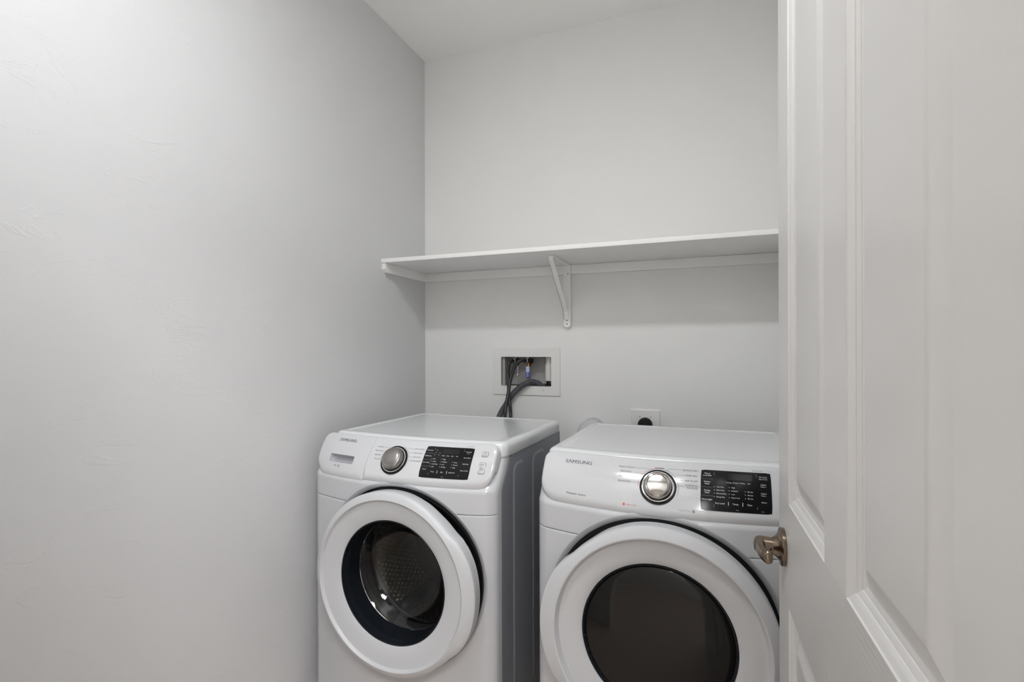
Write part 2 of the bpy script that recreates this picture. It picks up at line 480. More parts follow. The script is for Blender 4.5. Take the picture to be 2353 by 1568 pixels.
def machine(kind, loc, rz, dx, sgn):
    washer = kind == 'washer'
    lab = ('white front-loading washer with a clear round door and soap drawer, beside the left wall' if washer else
           'white front-loading dryer with a dark round door window, in front of the black plug outlet')
    t = thing('washing_machine' if washer else 'clothes_dryer', lab, 'washing machine' if washer else 'dryer', (*loc, CAMZ*.022 if washer else 0), rz)
    if washer: t.scale = (.978,)*3
    FX = .018 if washer else 0.0; YD = -.009 if washer else 0.0; LW = .335 if washer else .339
    PF = lambda x, s_, h=0: PM(x+FX, s_, h)
    dz = CAMZ-.7085 if washer else CAMZ-.7120
    # --- sheet metal cabinet
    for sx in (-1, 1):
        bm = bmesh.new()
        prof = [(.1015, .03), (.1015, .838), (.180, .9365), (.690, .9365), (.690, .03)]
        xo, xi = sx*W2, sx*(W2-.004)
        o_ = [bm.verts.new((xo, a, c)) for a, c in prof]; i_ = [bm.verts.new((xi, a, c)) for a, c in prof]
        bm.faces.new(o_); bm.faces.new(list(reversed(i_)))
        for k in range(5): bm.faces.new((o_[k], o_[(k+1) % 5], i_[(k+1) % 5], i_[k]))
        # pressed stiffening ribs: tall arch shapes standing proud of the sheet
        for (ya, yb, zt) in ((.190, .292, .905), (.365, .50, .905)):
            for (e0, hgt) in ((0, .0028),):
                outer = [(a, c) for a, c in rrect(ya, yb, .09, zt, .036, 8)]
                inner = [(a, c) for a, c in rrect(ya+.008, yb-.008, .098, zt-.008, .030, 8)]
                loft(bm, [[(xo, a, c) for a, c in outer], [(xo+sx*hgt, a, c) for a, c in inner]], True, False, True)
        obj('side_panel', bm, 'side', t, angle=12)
    bm = bmesh.new(); box(bm, -W2+.004, W2-.004, .686, .690, .03, .9365); box(bm, -W2+.004, W2-.004, .02+.09, .686, .03, .035)
    obj('back_panel', bm, 'side', t, smooth=False)
    for sx in (-.29, .29):
        for sy in (.15, .62):
            bm = bmesh.new(); lathe(bm, [(.022, 0), (.024, .004), (.024, .016), (.012, .018), (.012, .060 if washer else .034)], (sx, sy, -.0285 if washer else 0), 'z', 20, True, True)
            obj('foot', bm, 'black', t)
    # --- front
    RX = -.010 if washer else 0.0
    body_front('lower_front_panel', .035, .7755, dx, dz, t, crease=((dx-.21, dz-.225), (-.335, .23)) if washer else None, rcx=RX, rec_r=.293 if washer else .299)
    body_front('upper_front_panel', .7765, .938, dx, dz, t, rcx=RX, rec_r=.293 if washer else .299)
    bm = bmesh.new(); rr0 = .293 if washer else .299
    def rim_(r_, d_):
        out_ = []
        for k in range(160):
            x = dx+RX+r_*math.cos(2*PI*k/160); z = dz+r_*math.sin(2*PI*k/160)
            out_.append((x, .45*x*x+max(0, z-.846)*.74+d_, z))
        return out_
    loft(bm, [rim_(rr0+.0016, .0012), rim_(rr0+.0012, -.0001), rim_(rr0-.0008, .0005), rim_(rr0-.0130, .0088), rim_(rr0-.0142, .0108)])
    obj('door_recess', bm, 'enamel', t, angle=60)
    for sg_ in (-1, 1):
        bm = bmesh.new()
        sec_ = [(x, y+.006) for x, y in SEC if (x-dx)*sg_ > (.214 if washer else .222)]
        loft(bm, [[(x, y, .7718) for x, y in sec_], [(x, y, .7798) for x, y in sec_]], False)
        obj('seam_backing', bm, 'enamel', t)
    # --- lid: rounded rim, shallow tray in the middle
    def outline(ins):
        out = []; yf = lambda x: .098+.24*x*x
        w_ = LW-ins; yb = .692-ins; r = max(.008, .026-ins*.7)
        fy = lambda x: yf(x)+ins
        n = 10
        for k in range(25):
            x = -(w_-r*.6)+2*(w_-r*.6)*k/24; out.append((x, fy(x)))
        x1, y1 = w_-r*.6, fy(w_-r*.6)
        out += [(w_-r*.25, y1+r*.22), (w_-r*.04, y1+r*.62), (w_, y1+r*1.15)]
        for k in range(n+1):
            a = .5*PI*k/n; out.append((w_-r+r*math.cos(a), yb-r+r*math.sin(a)))
        for k in range(n+1):
            a = .5*PI+.5*PI*k/n; out.append((-(w_-r)+r*math.cos(a), yb-r+r*math.sin(a)))
        out += [(-w_, y1+r*1.15), (-(w_-r*.04), y1+r*.62), (-(w_-r*.25), y1+r*.22)]
        return out
    bm = bmesh.new()
    rings = [[(a+FX, c, z) for a, c in outline(ins)] for ins, z in
             ((.001, .938), (0, .940), (0, .966), (.0015, .973), (.005, .9785), (.010, .982), (.016, .9835), (.030, .9838), (.0325, .9832), (.0345, .9815), (.0375, .9808), (.05, .9806))]
    loft(bm, rings, True, False, True)
    obj('lid', bm, 'lid', t, angle=40)
    # --- control panel
    if washer:
        hx0, hx1, hs0, hs1 = -.290+FX, -.175+FX, .045, .073
        xsd = sorted(set([round(-PW+a, 4) for a in (0, .0015, .004, .008, .013, .02, .03, .042)]+[hx0, -.255, -.235, -.215, -.195, hx1]+[round(a+FX, 4) for a in (-.16, -.145, -.132, -.126, -.1225, -.1205, -.1198)]))
        d = panel_part('soap_drawer', None, round(-.1198+FX, 4), 'plastic', t, hole=(hx0, hx1, hs0, hs1), xs=xsd, lower=.006)
        bm = bmesh.new()
        def ring(x0, x1, s0, s1, h): return [PM(a, c, h) for a, c in rrect(x0, x1, s0, s1, .0025, 4)]
        def ring0(h): # outer frame that fills the square hole
            return [PM(a, c, h) for a, c in rrect(hx0, hx1, hs0, hs1, .0002, 4)]
        loft(bm, [ring0(0), ring(hx0+.001, hx1-.001, hs0+.001, hs1-.001, -.0004), ring(hx0+.003, hx1-.002, hs0+.006, hs1-.001, -.006),
                  ring(hx0+.009, hx1-.003, hs0+.014, hs1-.001, -.016), ring(hx0+.02, hx1-.005, hs0+.018, hs1-.002, -.022)], True, False, True)
        obj('finger_pull', bm, 'pocket', d)
        xsr = sorted(set([round(a+FX, 4) for a in (-.1188, -.118, -.116, -.112, -.104)]+[round(a, 4) for a in (-.09, -.07, -.05, -.03, -.01, .01, .03, .05, .07, .09, .12, .15, .18, .21, .24, .26, .28)]+[round(PW-a, 4) for a in (0, .0015, .004, .008, .013, .02, .03, .042)]))
        pan = panel_part('control_panel', round(-.1188+FX, 4), None, 'plastic', t, xs=xsr)
        bm = bmesh.new(); bmv = [(-.1198, s) for s in SR]
        loft(bm, [[PF(-.1215, s, -.006) for s in SR], [PF(-.117, s, -.006) for s in SR]], False); obj('drawer_gap', bm, 'pocket', t)
    else:
        xsr = sorted(set([round(-PW+a, 4) for a in (0, .0015, .004, .008, .013, .02, .03, .042)]+[round(-.28+.02*k, 4) for k in range(29)]+[round(PW-a, 4) for a in (0, .0015, .004, .008, .013, .02, .03, .042)]))
        pan = panel_part('control_panel', None, None, 'plastic', t, xs=xsr)
    # --- dial
    cx, cs = -.014, .0765; DS = 1.05 if washer else 1.0
    def disc(bm, prof, n=56, cap=True, mi=0):
        c = PF(cx, cs, 0); nn = (PF(cx, cs, 1)-PF(cx, cs, 0)).normalized()
        ex_ = Vector((1, 0, 0)); ex_ = (ex_-nn*ex_.dot(nn)).normalized(); ey_ = nn.cross(ex_)
        loft(bm, [[c+nn*h+DS*(ex_*math.cos(2*PI*k/n)+ey_*math.sin(2*PI*k/n))*r for k in range(n)] for r, h in prof], True, False, cap, mi)
    k_ = bmesh.new(); disc(k_, [(.0455, -.003), (.0455, .0006), (.045, .0012), (.0415, .0012), (.0405, -.002)], cap=True)
    dial = obj('dial', k_, 'black', t)
    k_ = bmesh.new(); disc(k_, [(.0405, -.003), (.0405, .0025), (.0398, .0036), (.0380, .0038), (.0372, .0028)]); obj('bezel', k_, 'chrome', dial)
    k_ = bmesh.new(); disc(k_, [(.0365, .0010), (.0365, .0040), (.0358, .0045)]); obj('shadow_ring', k_, 'black', dial)
    k_ = bmesh.new()
    if washer:
        disc(k_, [(.0345, .003), (.0348, .010), (.0340, .0165), (.0318, .0205), (.0290, .0225), (.0272, .0224), (.0268, .0214), (.0262, .0214), (.024, .0226), (.018, .0246), (.010, .0258), (.003, .0261)])
    else:
        disc(k_, [(.0345, .003), (.0350, .009), (.0345, .0145), (.0325, .0192), (.0292, .0215), (.0262, .0208), (.0250, .0190), (.0246, .0184), (.0225, .0186), (.018, .01905), (.012, .0195), (.006, .0198), (.001, .0199)])
    obj('knob', k_, 'steelmat' if washer else 'steel', dial)
    # --- black touch panel with its print
    lx0, lx1, ls0, ls1 = .0885, .2485, .029, .134
    bm = bmesh.new(); nx = 14
    out = rrect(lx0, lx1, ls0, ls1, .005, 4)
    top = []
    grid = [[PF(lx0+(lx1-lx0)*i/nx, ls0+(ls1-ls0)*j/6, .0012) for i in range(nx+1)] for j in range(7)]
    # clip corners by pulling them in
    rr = .0035
    def crn(i, j, p):
        return p
    V = [[bm.verts.new(p) for p in r] for r in grid]
    ca = .0045
    for (i, j, a, c) in ((0, 0, lx0+ca*.3, ls0+ca*.3), (nx, 0, lx1-ca*.3, ls0+ca*.3), (0, 6, lx0+ca*.3, ls1-ca*.3), (nx, 6, lx1-ca*.3, ls1-ca*.3)):
        V[j][i].co = PF(a, c, .0012)
    for j in range(6):
        for i in range(nx): bm.faces.new((V[j][i], V[j][i+1], V[j+1][i+1], V[j+1][i]))
    ed = V[0][:]+[V[j][-1] for j in range(1, 7)]+[V[6][i] for i in range(nx-1, -1, -1)]+[V[j][0] for j in range(5, 0, -1)]
    bk = [bm.verts.new(v.co+Vector((0, .003, -.002))) for v in ed]
    for i in range(len(ed)): bm.faces.new((ed[i], bk[i], bk[(i+1) % len(ed)], ed[(i+1) % len(ed)]))
    lcd = obj('touch_panel', bm, 'blackgloss', t)
    bm = bmesh.new()
    d0, d1, e0, e1 = .148, .206, .1085, .126
    put_poly(bm, rrect(d0, d1, e0, e1, .001, 2), PF, .0022); obj('display', bm, 'displayblack', lcd)
    bm = bmesh.new()
    T = lambda s, x, y, size=.0048, al='CENTER', bold=0.00008, sx=1.0: put_text(bm, s, size, x, y, PF, .0023, bold, al, sx)
    ux0, ux1 = lx0, lx1
    if washer:
        for s, y in (('Delay End', .1185), ('Child Lock', .0985), ('Drum Light', .0765), ('Sound', .0545)): T(s, .1035, y)
        for s, y in (('My Cycle', .1190), ('Extra Rinse', .0985), ('Soft Rinse', .0775), ('Rinse & Spin', .0560)): T(s, .2325, y)
        T('save', .2325, .1135, .0036)
        for s, x in (('Wash', .154), ('Rinse', .1695), ('Spin', .184), ('End', .199)): T(s, x, .1020, .0042)
        rows_ = [(('Hot', .124), ('High', .157)), (('Warm', .124), ('Medium', .157), ('Heavy', .194)), (('Eco Warm', .124), ('Low', .157), ('Normal', .194)), (('Cold', .124), ('No Spin', .157), ('Light', .194))]
        for k, r in enumerate(rows_):
            for s, x in r: T(s, x, .0895-.0085*k, .0045, 'LEFT'); put_poly(bm, [(x-.0055, .0888-.0085*k), (x-.0040, .0888-.0085*k), (x-.0040, .0905-.0085*k), (x-.0055, .0905-.0085*k)], PF, .0023)
        for s, x in (('Temp', .132), ('Spin', .163), ('Soil Level', .195)): T(s, x, .0480, .0050)
        T('3 sec.', .168, .0335, .003)
        for x, y in ((.128, .121), (.126, .112), (.139, .112), (.124, .104), (.137, .104)): T('o', x, y, .005)
    else:
        for a, c, y in (('Mixed', 'Load Bell', .121), ('Reduce', 'Static', .0985), ('Drying', 'Rack', .0755), ('Drum Light', '', .0530)):
            T(a, .1035, y+.0022, .0052, bold=.00015)
            if c: T(c, .1035, y-.0034, .0052, bold=.00015)
        for a, c, y in (('My Cycle', 'Save 3 sec', .119), ('Adjust', 'Time +', .0985), ('Adjust', 'Time -', .0755), ('Alarm', '', .0535)):
            T(a, .2310, y+.0022, .0048)
            if c: T(c, .2310, y-.0034, .0046)
        for s, x in (('Sensing', .1535), ('Drying', .1685), ('Cooling', .183), ('End', .199)): T(s, x, .1015, .0042)
        rows_ = [(('Very Dry', .125), ('High', .159)), (('More Dry', .125), ('Medium', .159), ('60 min', .195)), (('Normal Dry', .125), ('Low', .159), ('40 min', .195)), (('Damp Dry', .125), ('Extra Low', .159), ('30 min', .195))]
        for k, r in enumerate(rows_):
            for s, x in r: T(s, x, .0885-.0085*k, .0045, 'LEFT'); put_poly(bm, [(x-.0055, .0878-.0085*k), (x-.0040, .0878-.0085*k), (x-.0040, .0895-.0085*k), (x-.0055, .0895-.0085*k)], PF, .0023)
        for s, x in (('Dry Level', .133), ('Temp.', .168), ('Time', .199)): T(s, x, .0475, .0055, bold=.00015)
        T('3 sec.', .172, .0335, .003); T('3 sec.', .228, .0335, .003)
    for x in ((.148, .179) if washer else (.152, .184)): put_line(bm, [(x, .0435), (x, .0525)], .0014, PF, .0023)
    obj('panel_lettering', bm, 'inkwhite', lcd, smooth=False)['kind'] = 'stuff'
    for pts_, w_ in [([(x, .037), (x, .128)], .0006) for x in (.1195, .2165)]+[([(.090, y), (.118, y)], .0004) for y in (.1085, .0865, .0645)]:
        bm = bmesh.new(); put_line(bm, pts_, w_, PF, .0022); obj('panel_divider', bm, 'inkpale', lcd, smooth=False)
    # --- print on the white panel
    bm = bmesh.new(); P = lambda s, x, y, size=.0058, al='LEFT', bold=.00006: put_text(bm, s, size, x, y, PF, .0004, bold, al)
    if washer:
        for s, y in (('NORMAL', .117), ('HEAVY DUTY', .1025), ('BEDDING', .0885), ('SPIN ONLY', .0740)): P(s, -.0835 if y > .08 else -.078, y, .0055, 'CENTER')
        for s, y in (('QUICK WASH', .120), ('DEEP WASH', .105), ('DELICATES', .0915), ('ACTIVE WEAR', .0780)): P(s, .064, y, .0055, 'CENTER')
        P('VRT', -.252, .033, .0075, 'CENTER', .0002); put_ring(bm, [(-.2350+.0034*math.cos(a*PI/8), .033+.0034*math.sin(a*PI/8)) for a in range(16)], .0018, PF)
        P('Smart Care', .232, .1405, .0052, 'CENTER')
    else:
        for s, y, x in (('HEAVY DUTY', .124, -.098), ('BEDDING', .111, -.098), ('PERM PRESS', .0965, -.098), ('DELICATES', .083, -.100)): P(s, x, y, .0068, 'CENTER')
        for s, y in (('QUICK DRY', .1285), ('TIME DRY', .1135), ('AIR FLUFF', .099), ('WRINKLE', .087), ('RELEASE', .0805)): P(s, .0815, y, .0068, 'RIGHT')
        P('NORMAL', -.012, .1285, .0058, 'CENTER', .0003)
        P('Moisture', -.2555, .031, .0082, 'LEFT', .00018); P('Sensor', -.2215, .031, .0082, 'LEFT')
        P('Smart Care', .219, .1395, .0052, 'CENTER')
    # leader lines from the names to the dial
    if washer: LN = [(-.070, .117, -.035, .1175, -.031, .113), (-.066, .1025, -.052, .105), (-.070, .0885, -.058, .090), (-.062, .074, -.060, .074),
                     (.046, .120, .012, .121), (.046, .105, .030, .106), (.048, .0915, .036, .092), (.046, .078, .038, .078)]
    else: LN = [(-.076, .124, -.036, .1245, -.033, .120), (-.080, .111, -.048, .108), (-.076, .0965, -.056, .096), (-.078, .083, -.060, .083),
                (.048, .1285, .010, .129, .008, .122), (.052, .1135, .030, .113), (.054, .099, .036, .099), (.054, .0837, .038, .0837)]
    for l in LN: put_line(bm, [(l[k], l[k+1]) for k in range(0, len(l), 2)], .0004, PF)
    put_line(bm, [(cx+.0505*math.cos(math.radians(a)), cs+.0505*math.sin(math.radians(a))) for a in range(-22, 76, 4)], .0008, PF)
    if washer: put_line(bm, [(cx+.0505*math.cos(math.radians(a)), cs+.0505*math.sin(math.radians(a))) for a in range(172, 186, 4)], .0008, PF)
    obj('cycle_lettering', bm, 'ink', pan, smooth=False)['kind'] = 'stuff'
    bm = bmesh.new()
    vs_sx = .96
    if washer: put_text(bm, 'S\u039bMSUNG', .0153, -.2750, .1285, PF, .0004, .00045, 'LEFT', 1.13)
    else: put_text(bm, 'S\u039bMSUNG', .0150, -.2705, .1235, PF, .0004, .00045, 'LEFT', 1.13)
    obj('logo', bm, 'ink', d if washer else pan, smooth=False)['kind'] = 'stuff'
    if not washer:
        bm = bmesh.new()
        put_line(bm, [(cx+.0505*math.cos(math.radians(a)), cs+.0505*math.sin(math.radians(a))) for a in range(84, 188, 4)], .0009, PF)
        put_poly(bm, rrect(-.0995, -.0935, .020, .0265, .0008, 2), PF)
        put_text(bm, 'Sensor Dry', .0055, -.0900, .0235, PF, .0004, 0, 'LEFT')
        obj('red_print', bm, 'inkred', pan, smooth=False)['kind'] = 'stuff'
        bm = bmesh.new(); put_poly(bm, rrect(.070, .076, .020, .0265, .0008, 2), PF)
        put_text(bm, 'Manual Dry', .0060, .0665, .0235, PF, .0004, 0, 'RIGHT'); obj('grey_print', bm, 'inkpale', pan, smooth=False)['kind'] = 'stuff'
    # power and start buttons
    bx = .284 if washer else .281
    for nm, b0, b1, hw_ in (('power_button', .106, .124, .0095), ('start_button', .049, .086, .0095)):
        bm = bmesh.new()
        rg = [rrect(bx-hw_+i, bx+hw_-i, b0+i, b1-i, .003, 3) for i in (0, .0006, .0014)]
        loft(bm, [[PF(a, c, h) for a, c in r] for r, h in zip(rg, (-.0004, .0012, .0018))], True, False, True)
        bt = obj(nm, bm, 'plastic_soft', pan)
        bm = bmesh.new()
        put_ring(bm, rrect(bx-hw_-.0004, bx+hw_+.0004, b0-.0004, b1+.0004, .003, 3), .0008, PF, .0003)
        if nm == 'power_button':
            put_line(bm, [(bx+.003*math.cos(math.radians(a)), .1175+.003*math.sin(math.radians(a))) for a in range(120, 421, 20)], .0009, PF, .0022)
            put_line(bm, [(bx, .1175), (bx, .1215)], .0009, PF, .0022); put_text(bm, 'POWER', .0034, bx, .1095, PF, .0022, .0001, 'CENTER')
        else:
            put_line(bm, [(bx-.004, .081), (bx-.004, .075), (bx, .078), (bx-.004, .081)], .0008, PF, .0022)
            put_line(bm, [(bx+.002, .081), (bx+.002, .075)], .0009, PF, .0022); put_line(bm, [(bx+.0045, .081), (bx+.0045, .075)], .0009, PF, .0022)
            put_text(bm, 'START', .0042, bx, .0675, PF, .0022, .0001, 'CENTER'); put_text(bm, 'PAUSE', .0042, bx, .0615, PF, .0022, .0001, 'CENTER')
        obj('icon', bm, 'ink', bt, smooth=False)['kind'] = 'stuff'
    # --- round door
    dc = (dx, YD, dz); rf = lobe(sgn, 1.9 if washer else 2.1); N = 128
    bm = bmesh.new()
    if washer:
        prof = [(.262, .004), (.2740, .0035), (.2755, .001), (.2775, -.026), (.2782, -.034), (.2775, -.0385), (.2750, -.0420), (.268, -.0465), (.261, -.0500), (.2560, -.0518), (.2543, -.0508),
                (.2525, -.0475), (.2490, -.0435), (.2460, -.0425), (.236, -.0420), (.222, -.0395), (.206, -.0360), (.194, -.0325), (.1895, -.0300), (.1880, -.0260), (.1880, .0)]
    else:
        prof = [(.262, .004), (.2785, .0035), (.2800, .001), (.2812, -.027), (.2818, -.035), (.2812, -.0390), (.2790, -.0425), (.272, -.0465), (.263, -.0508), (.2560, -.0530), (.2525, -.0520),
                (.2485, -.0440), (.2450, -.0375), (.2415, -.0365), (.230, -.0370), (.214, -.0355), (.200, -.0325), (.189, -.0290), (.1860, -.0270), (.1845, -.0230), (.1845, -.0)]
    lathe(bm, prof, dc, 'y', N, radf=rf)
    dr = obj('door', bm, 'plastic_soft', t, angle=28)
    bm = bmesh.new(); sr = .270 if washer else .277
    lathe(bm, [(sr, .002), (sr, .007)], dc, 'y', 96)
    ring_ = lambda r_, d_: [(dc[0]+(RX if r_ > .28 else 0)+r_*math.cos(2*PI*k/96), .45*(dc[0]+(RX if r_ > .28 else 0)+r_*math.cos(2*PI*k/96))**2+d_, dc[2]+r_*math.sin(2*PI*k/96)) for k in range(96)]
    loft(bm, [ring_(sr, -.001), ring_(sr, .0095), ring_(.2795 if washer else .2852, .0102), ring_(.2795 if washer else .2852, .0120)])
    obj('door_seal', bm, 'black', dr)
    if washer:
        bm = bmesh.new()
        lathe(bm, [(.1882, -.0285), (.1868, -.0300), (.1850, -.0290), (.1838, -.0255), (.1832, -.0180), (.1826, -.0150), (.1805, -.010), (.1795, .0), (.1790, .030), (.1782, .046), (.176, .0485)], dc, 'y', 96)
        obj('window_trim', bm, 'trimdark', dr, angle=30)
        bm = bmesh.new(); lathe(bm, [(.1786, .0460), (.1770, .0446), (.1758, .0466)], dc, 'y', 96); obj('window_rim', bm, 'chrome', dr)
        bm = bmesh.new(); lathe(bm, [(.1765, .0462), (.168, .056), (.157, .072), (.140, .090), (.115, .105), (.08, .114), (.04, .118), (.001, .119)], dc, 'y', 96, False, True)
        bmesh.ops.recalc_face_normals(bm, faces=bm.faces); bm.faces.ensure_lookup_table()
        if sum(f.normal.y for f in bm.faces) > 0: bmesh.ops.reverse_faces(bm, faces=bm.faces)
        obj('window_glass', bm, 'glass', dr, angle=80, recalc=False)
        # tub interior
        bm = bmesh.new(); lathe(bm, [(.182, .0485), (.192, .070), (.186, .082), (.196, .094), (.190, .112), (.200, .125), (.215, .128)], dc, 'y', 80); obj('gasket', bm, 'gasket', t)
        bm = bmesh.new(); tilt = .0
        lathe(bm, [(.245, .205), (.245, .43), (.235, .447), (.20, .452), (.12, .445), (.06, .452), (.02, .455)], dc, 'y', 96, False, True)
        drum = obj('drum', bm, 'drum', t, angle=40)
        bm = bmesh.new(); lathe(bm, [(.210, .150), (.203, .147), (.199, .150), (.202, .160), (.214, .167), (.236, .176), (.2455, .19), (.2455, .206)], dc, 'y', 96); obj('drum_lip', bm, 'gasket', drum)
        bm = bmesh.new(); lathe(bm, [(.250, .128), (.268, .15), (.268, .47), (.0, .475)], dc, 'y', 48); obj('tub', bm, 'tub', t)
        bm = bmesh.new()    # diamond embossing on the drum wall
        for r in range(13):
            yy = .212+r*.0178
            for k in range(84):
                a = 2*PI*(k+(.5 if r % 2 else 0))/84
                if (k % 28) in (0, 1, 27): continue
                ra, rb = .2449, .2385
                def q(aa, y_, rr): return (dc[0]+rr*math.cos(aa), y_, dc[2]+rr*math.sin(aa))
                da = .026
                c0 = bm.verts.new(q(a, yy, rb)); ps = [bm.verts.new(q(a+da, yy, ra)), bm.verts.new(q(a, yy+.0075, ra)), bm.verts.new(q(a-da, yy, ra)), bm.verts.new(q(a, yy-.0075, ra))]
                for i in range(4): bm.faces.new((ps[i], ps[(i+1) % 4], c0))
        for i_ in range(-12, 13):      # same embossing on the left half of the back plate
            for j_ in range(-12, 13):
                px_ = i_*.0185+(.00925 if j_ % 2 else 0); pz_ = j_*.0175
                rr_ = math.hypot(px_, pz_)
                if rr_ > .222 or px_ > .045-.25*abs(pz_) or rr_ < .02: continue
                yb_ = .449
                c0 = bm.verts.new((dc[0]+px_, yb_-.013, dc[2]+pz_-.001)); ps = [bm.verts.new((dc[0]+px_+a_, yb_, dc[2]+pz_+b_)) for a_, b_ in ((.0085, .005), (0, .0080), (-.0085, .005), (0, -.0085))]
                for i in range(4): bm.faces.new((ps[i], ps[(i+1) % 4], c0))
        o_ = obj('drum_embossing', bm, 'drum', drum, smooth=False); o_['kind'] = 'stuff'
        bm = bmesh.new()    # drain holes on the back plate
        for r in (.085, .10, .115, .13, .145, .16, .175, .19, .205, .22):
            nn = int(r*190)
            for k in range(nn):
                a = 2*PI*(k+random.uniform(-.15, .15))/nn
                if abs(math.sin(1.5*(a-.5))) < .22 or r*math.cos(a) < .055: continue
                yb = .4505-(.004 if r < .16 else 0)
                ring = [bm.verts.new((dc[0]+r*math.cos(a)+.0022*math.cos(b_), yb-.0012 if r < .2 else .4445, dc[2]+r*math.sin(a)+.0022*math.sin(b_))) for b_ in [i*PI/3 for i in range(6)]]
                bm.faces.new(ring)
        o_ = obj('drum_holes', bm, 'darkhole', drum, smooth=False); o_['kind'] = 'stuff'
        for k in range(3):   # pressed spokes on the back, paddles on the wall
            a = .5+2*PI*k/3
            bm = bmesh.new()
            for rr_ in (-1, 1):
                tube(bm, [(dc[0]+q_*math.cos(a+rr_*w_), .443, dc[2]+q_*math.sin(a+rr_*w_)) for q_, w_ in ((.05, .5), (.10, .26), (.16, .17), (.225, .15))], .006, 8, True, 5)
            obj('spoke', bm, 'drum', drum)
            bm = bmesh.new(); a = 2*PI*(28*k)/84
            rings = []
            for f_, (hw_, top_) in zip((.185, .20, .30, .40, .42), ((.006, .236), (.020, .212), (.022, .205), (.020, .212), (.006, .236))):
                ex_ = Vector((math.cos(a), 0, math.sin(a))); et = Vector((-math.sin(a), 0, math.cos(a))); c_ = Vector(dc)
                rings.append([c_+ex_*.246+et*hw_*1.5+Vector((0, f_, 0)), c_+ex_*((top_+.246)/2)+et*hw_+Vector((0, f_, 0)), c_+ex_*top_+et*hw_*.4+Vector((0, f_, 0)),
                              c_+ex_*top_-et*hw_*.4+Vector((0, f_, 0)), c_+ex_*((top_+.246)/2)-et*hw_+Vector((0, f_, 0)), c_+ex_*.246-et*hw_*1.5+Vector((0, f_, 0))])
            loft(bm, rings, True, True, True); obj('paddle', bm, 'gasket', drum, angle=60)
    else:
        bm = bmesh.new(); lathe(bm, [(.1847, -.0262), (.1838, -.0275), (.1815, -.0268), (.1795, -.0245), (.1780, -.0215)], dc, 'y', 96)
        obj('window_trim', bm, 'trimdark', dr)
        bm = bmesh.new(); lathe(bm, [(.1782, -.0190), (.1762, -.0220), (.174, -.0232), (.165, -.0250), (.14, -.0285), (.10, -.0325), (.05, -.0350), (.012, -.0358)], dc, 'y', 96, False, True)
        obj('window_glass', bm, 'glassdark', dr, angle=70)
    return t
machine('washer', (-.939*.978, 1.374*.978), math.radians(-2.1), .041, 1)
machine('dryer', (-.104, 1.328), math.radians(-1.1), -.012, -1)

# ------------------------------------------------------------------ shelf
ZS = CAMZ+.3735                    # underside of the board
sh = thing('wall_shelf', 'long white painted wall shelf with one metal bracket above the machines', 'shelf', (XL, YB, ZS))
bm = bmesh.new(); box(bm, .0005, XR-XL-.0005, -.372, -.0005, .0003, .0175, bev=.0015); obj('shelf_board', bm, 'shelf', sh)
bm = bmesh.new(); box(bm, .018, XR-XL-.018, -.018, -.0005, -.0405, -.0002, bev=.001); obj('cleat', bm, 'shelf', sh)
bm = bmesh.new()   # left cleat with sawn lower front corner
pr = [(-.366, -.0002), (-.366, -.026), (-.352, -.0405), (-.001, -.0405), (-.001, -.0002)]
loft(bm, [[(.0006, a, c) for a, c in pr], [(.0185, a, c) for a, c in pr]], True, True, True); obj('cleat', bm, 'shelf', sh, smooth=False)
bm = bmesh.new(); loft(bm, [[(XR-XL-.0185, a, c) for a, c in pr], [(XR-XL-.0006, a, c) for a, c in pr]], True, True, True); obj('cleat', bm, 'shelf', sh, smooth=False)
# bracket, built around x = -.579
bxx = -.579-XL
bm = bmesh.new()
def prism(bm, prof, x0, x1):
    loft(bm, [[(x0, a, c) for a, c in prof], [(x1, a, c) for a, c in prof]], True, True, True)
# wall leg: plate with rounded foot
out = rrect(bxx-.016, bxx+.016, -.276, -.001, (.0155, .0155, .002, .002), 6)
loft(bm, [[(a, -.0185, c) for a, c in out], [(a, -.0215, c) for a, c in out]], True, True, True)
# cleat is 18 mm proud, so the foot below it stands on a spacer flange
out2 = rrect(bxx-.013, bxx+.013, -.270, -.045, (.0125, .0125, .001, .001), 6)
loft(bm, [[(a, -.0005, c) for a, c in out2], [(a, -.0186, c) for a, c in out2]], True, True, True)
# top leg
box(bm, bxx-.016, bxx+.016, -.272, -.0215, -.0035, -.0004, bev=.0008)
br = obj('bracket', bm, 'shelf', sh)
bm = bmesh.new()   # folded diagonal strut
prf = [(-.266, -.0035), (-.262, -.016), (-.170, -.092), (-.070, -.170), (-.032, -.205), (-.0225, -.245), (-.0215, -.245), (-.0215, -.190), (-.060, -.148), (-.160, -.070), (-.245, -.0035)]
loft(bm, [[(bxx-.0155, a, c) for a, c in prf], [(bxx-.0125, a, c) for a, c in prf]], True, True, True)
prf2 = [(-.266, -.0035), (-.262, -.016), (-.170, -.092), (-.070, -.170), (-.032, -.205), (-.0225, -.245)]
prf3 = [(a+.0015, c+.003) for a, c in reversed(prf2)]
loft(bm, [[(bxx-.0155, a, c) for a, c in prf2+prf3], [(bxx+.0060, a, c) for a, c in prf2+prf3]], True, True, True)
obj('strut', bm, 'shelf', br, smooth=False)
for zz in (-.040, -.246, -.262):
    bm = bmesh.new(); lathe(bm, [(.0032, -.0216), (.0032, -.0228), (.0022, -.0236), (.001, -.0236)], (bxx-.001 if zz < -.1 else bxx+.004, 0, zz), 'y', 16, False, True)
    obj('screw', bm, 'screw', br)

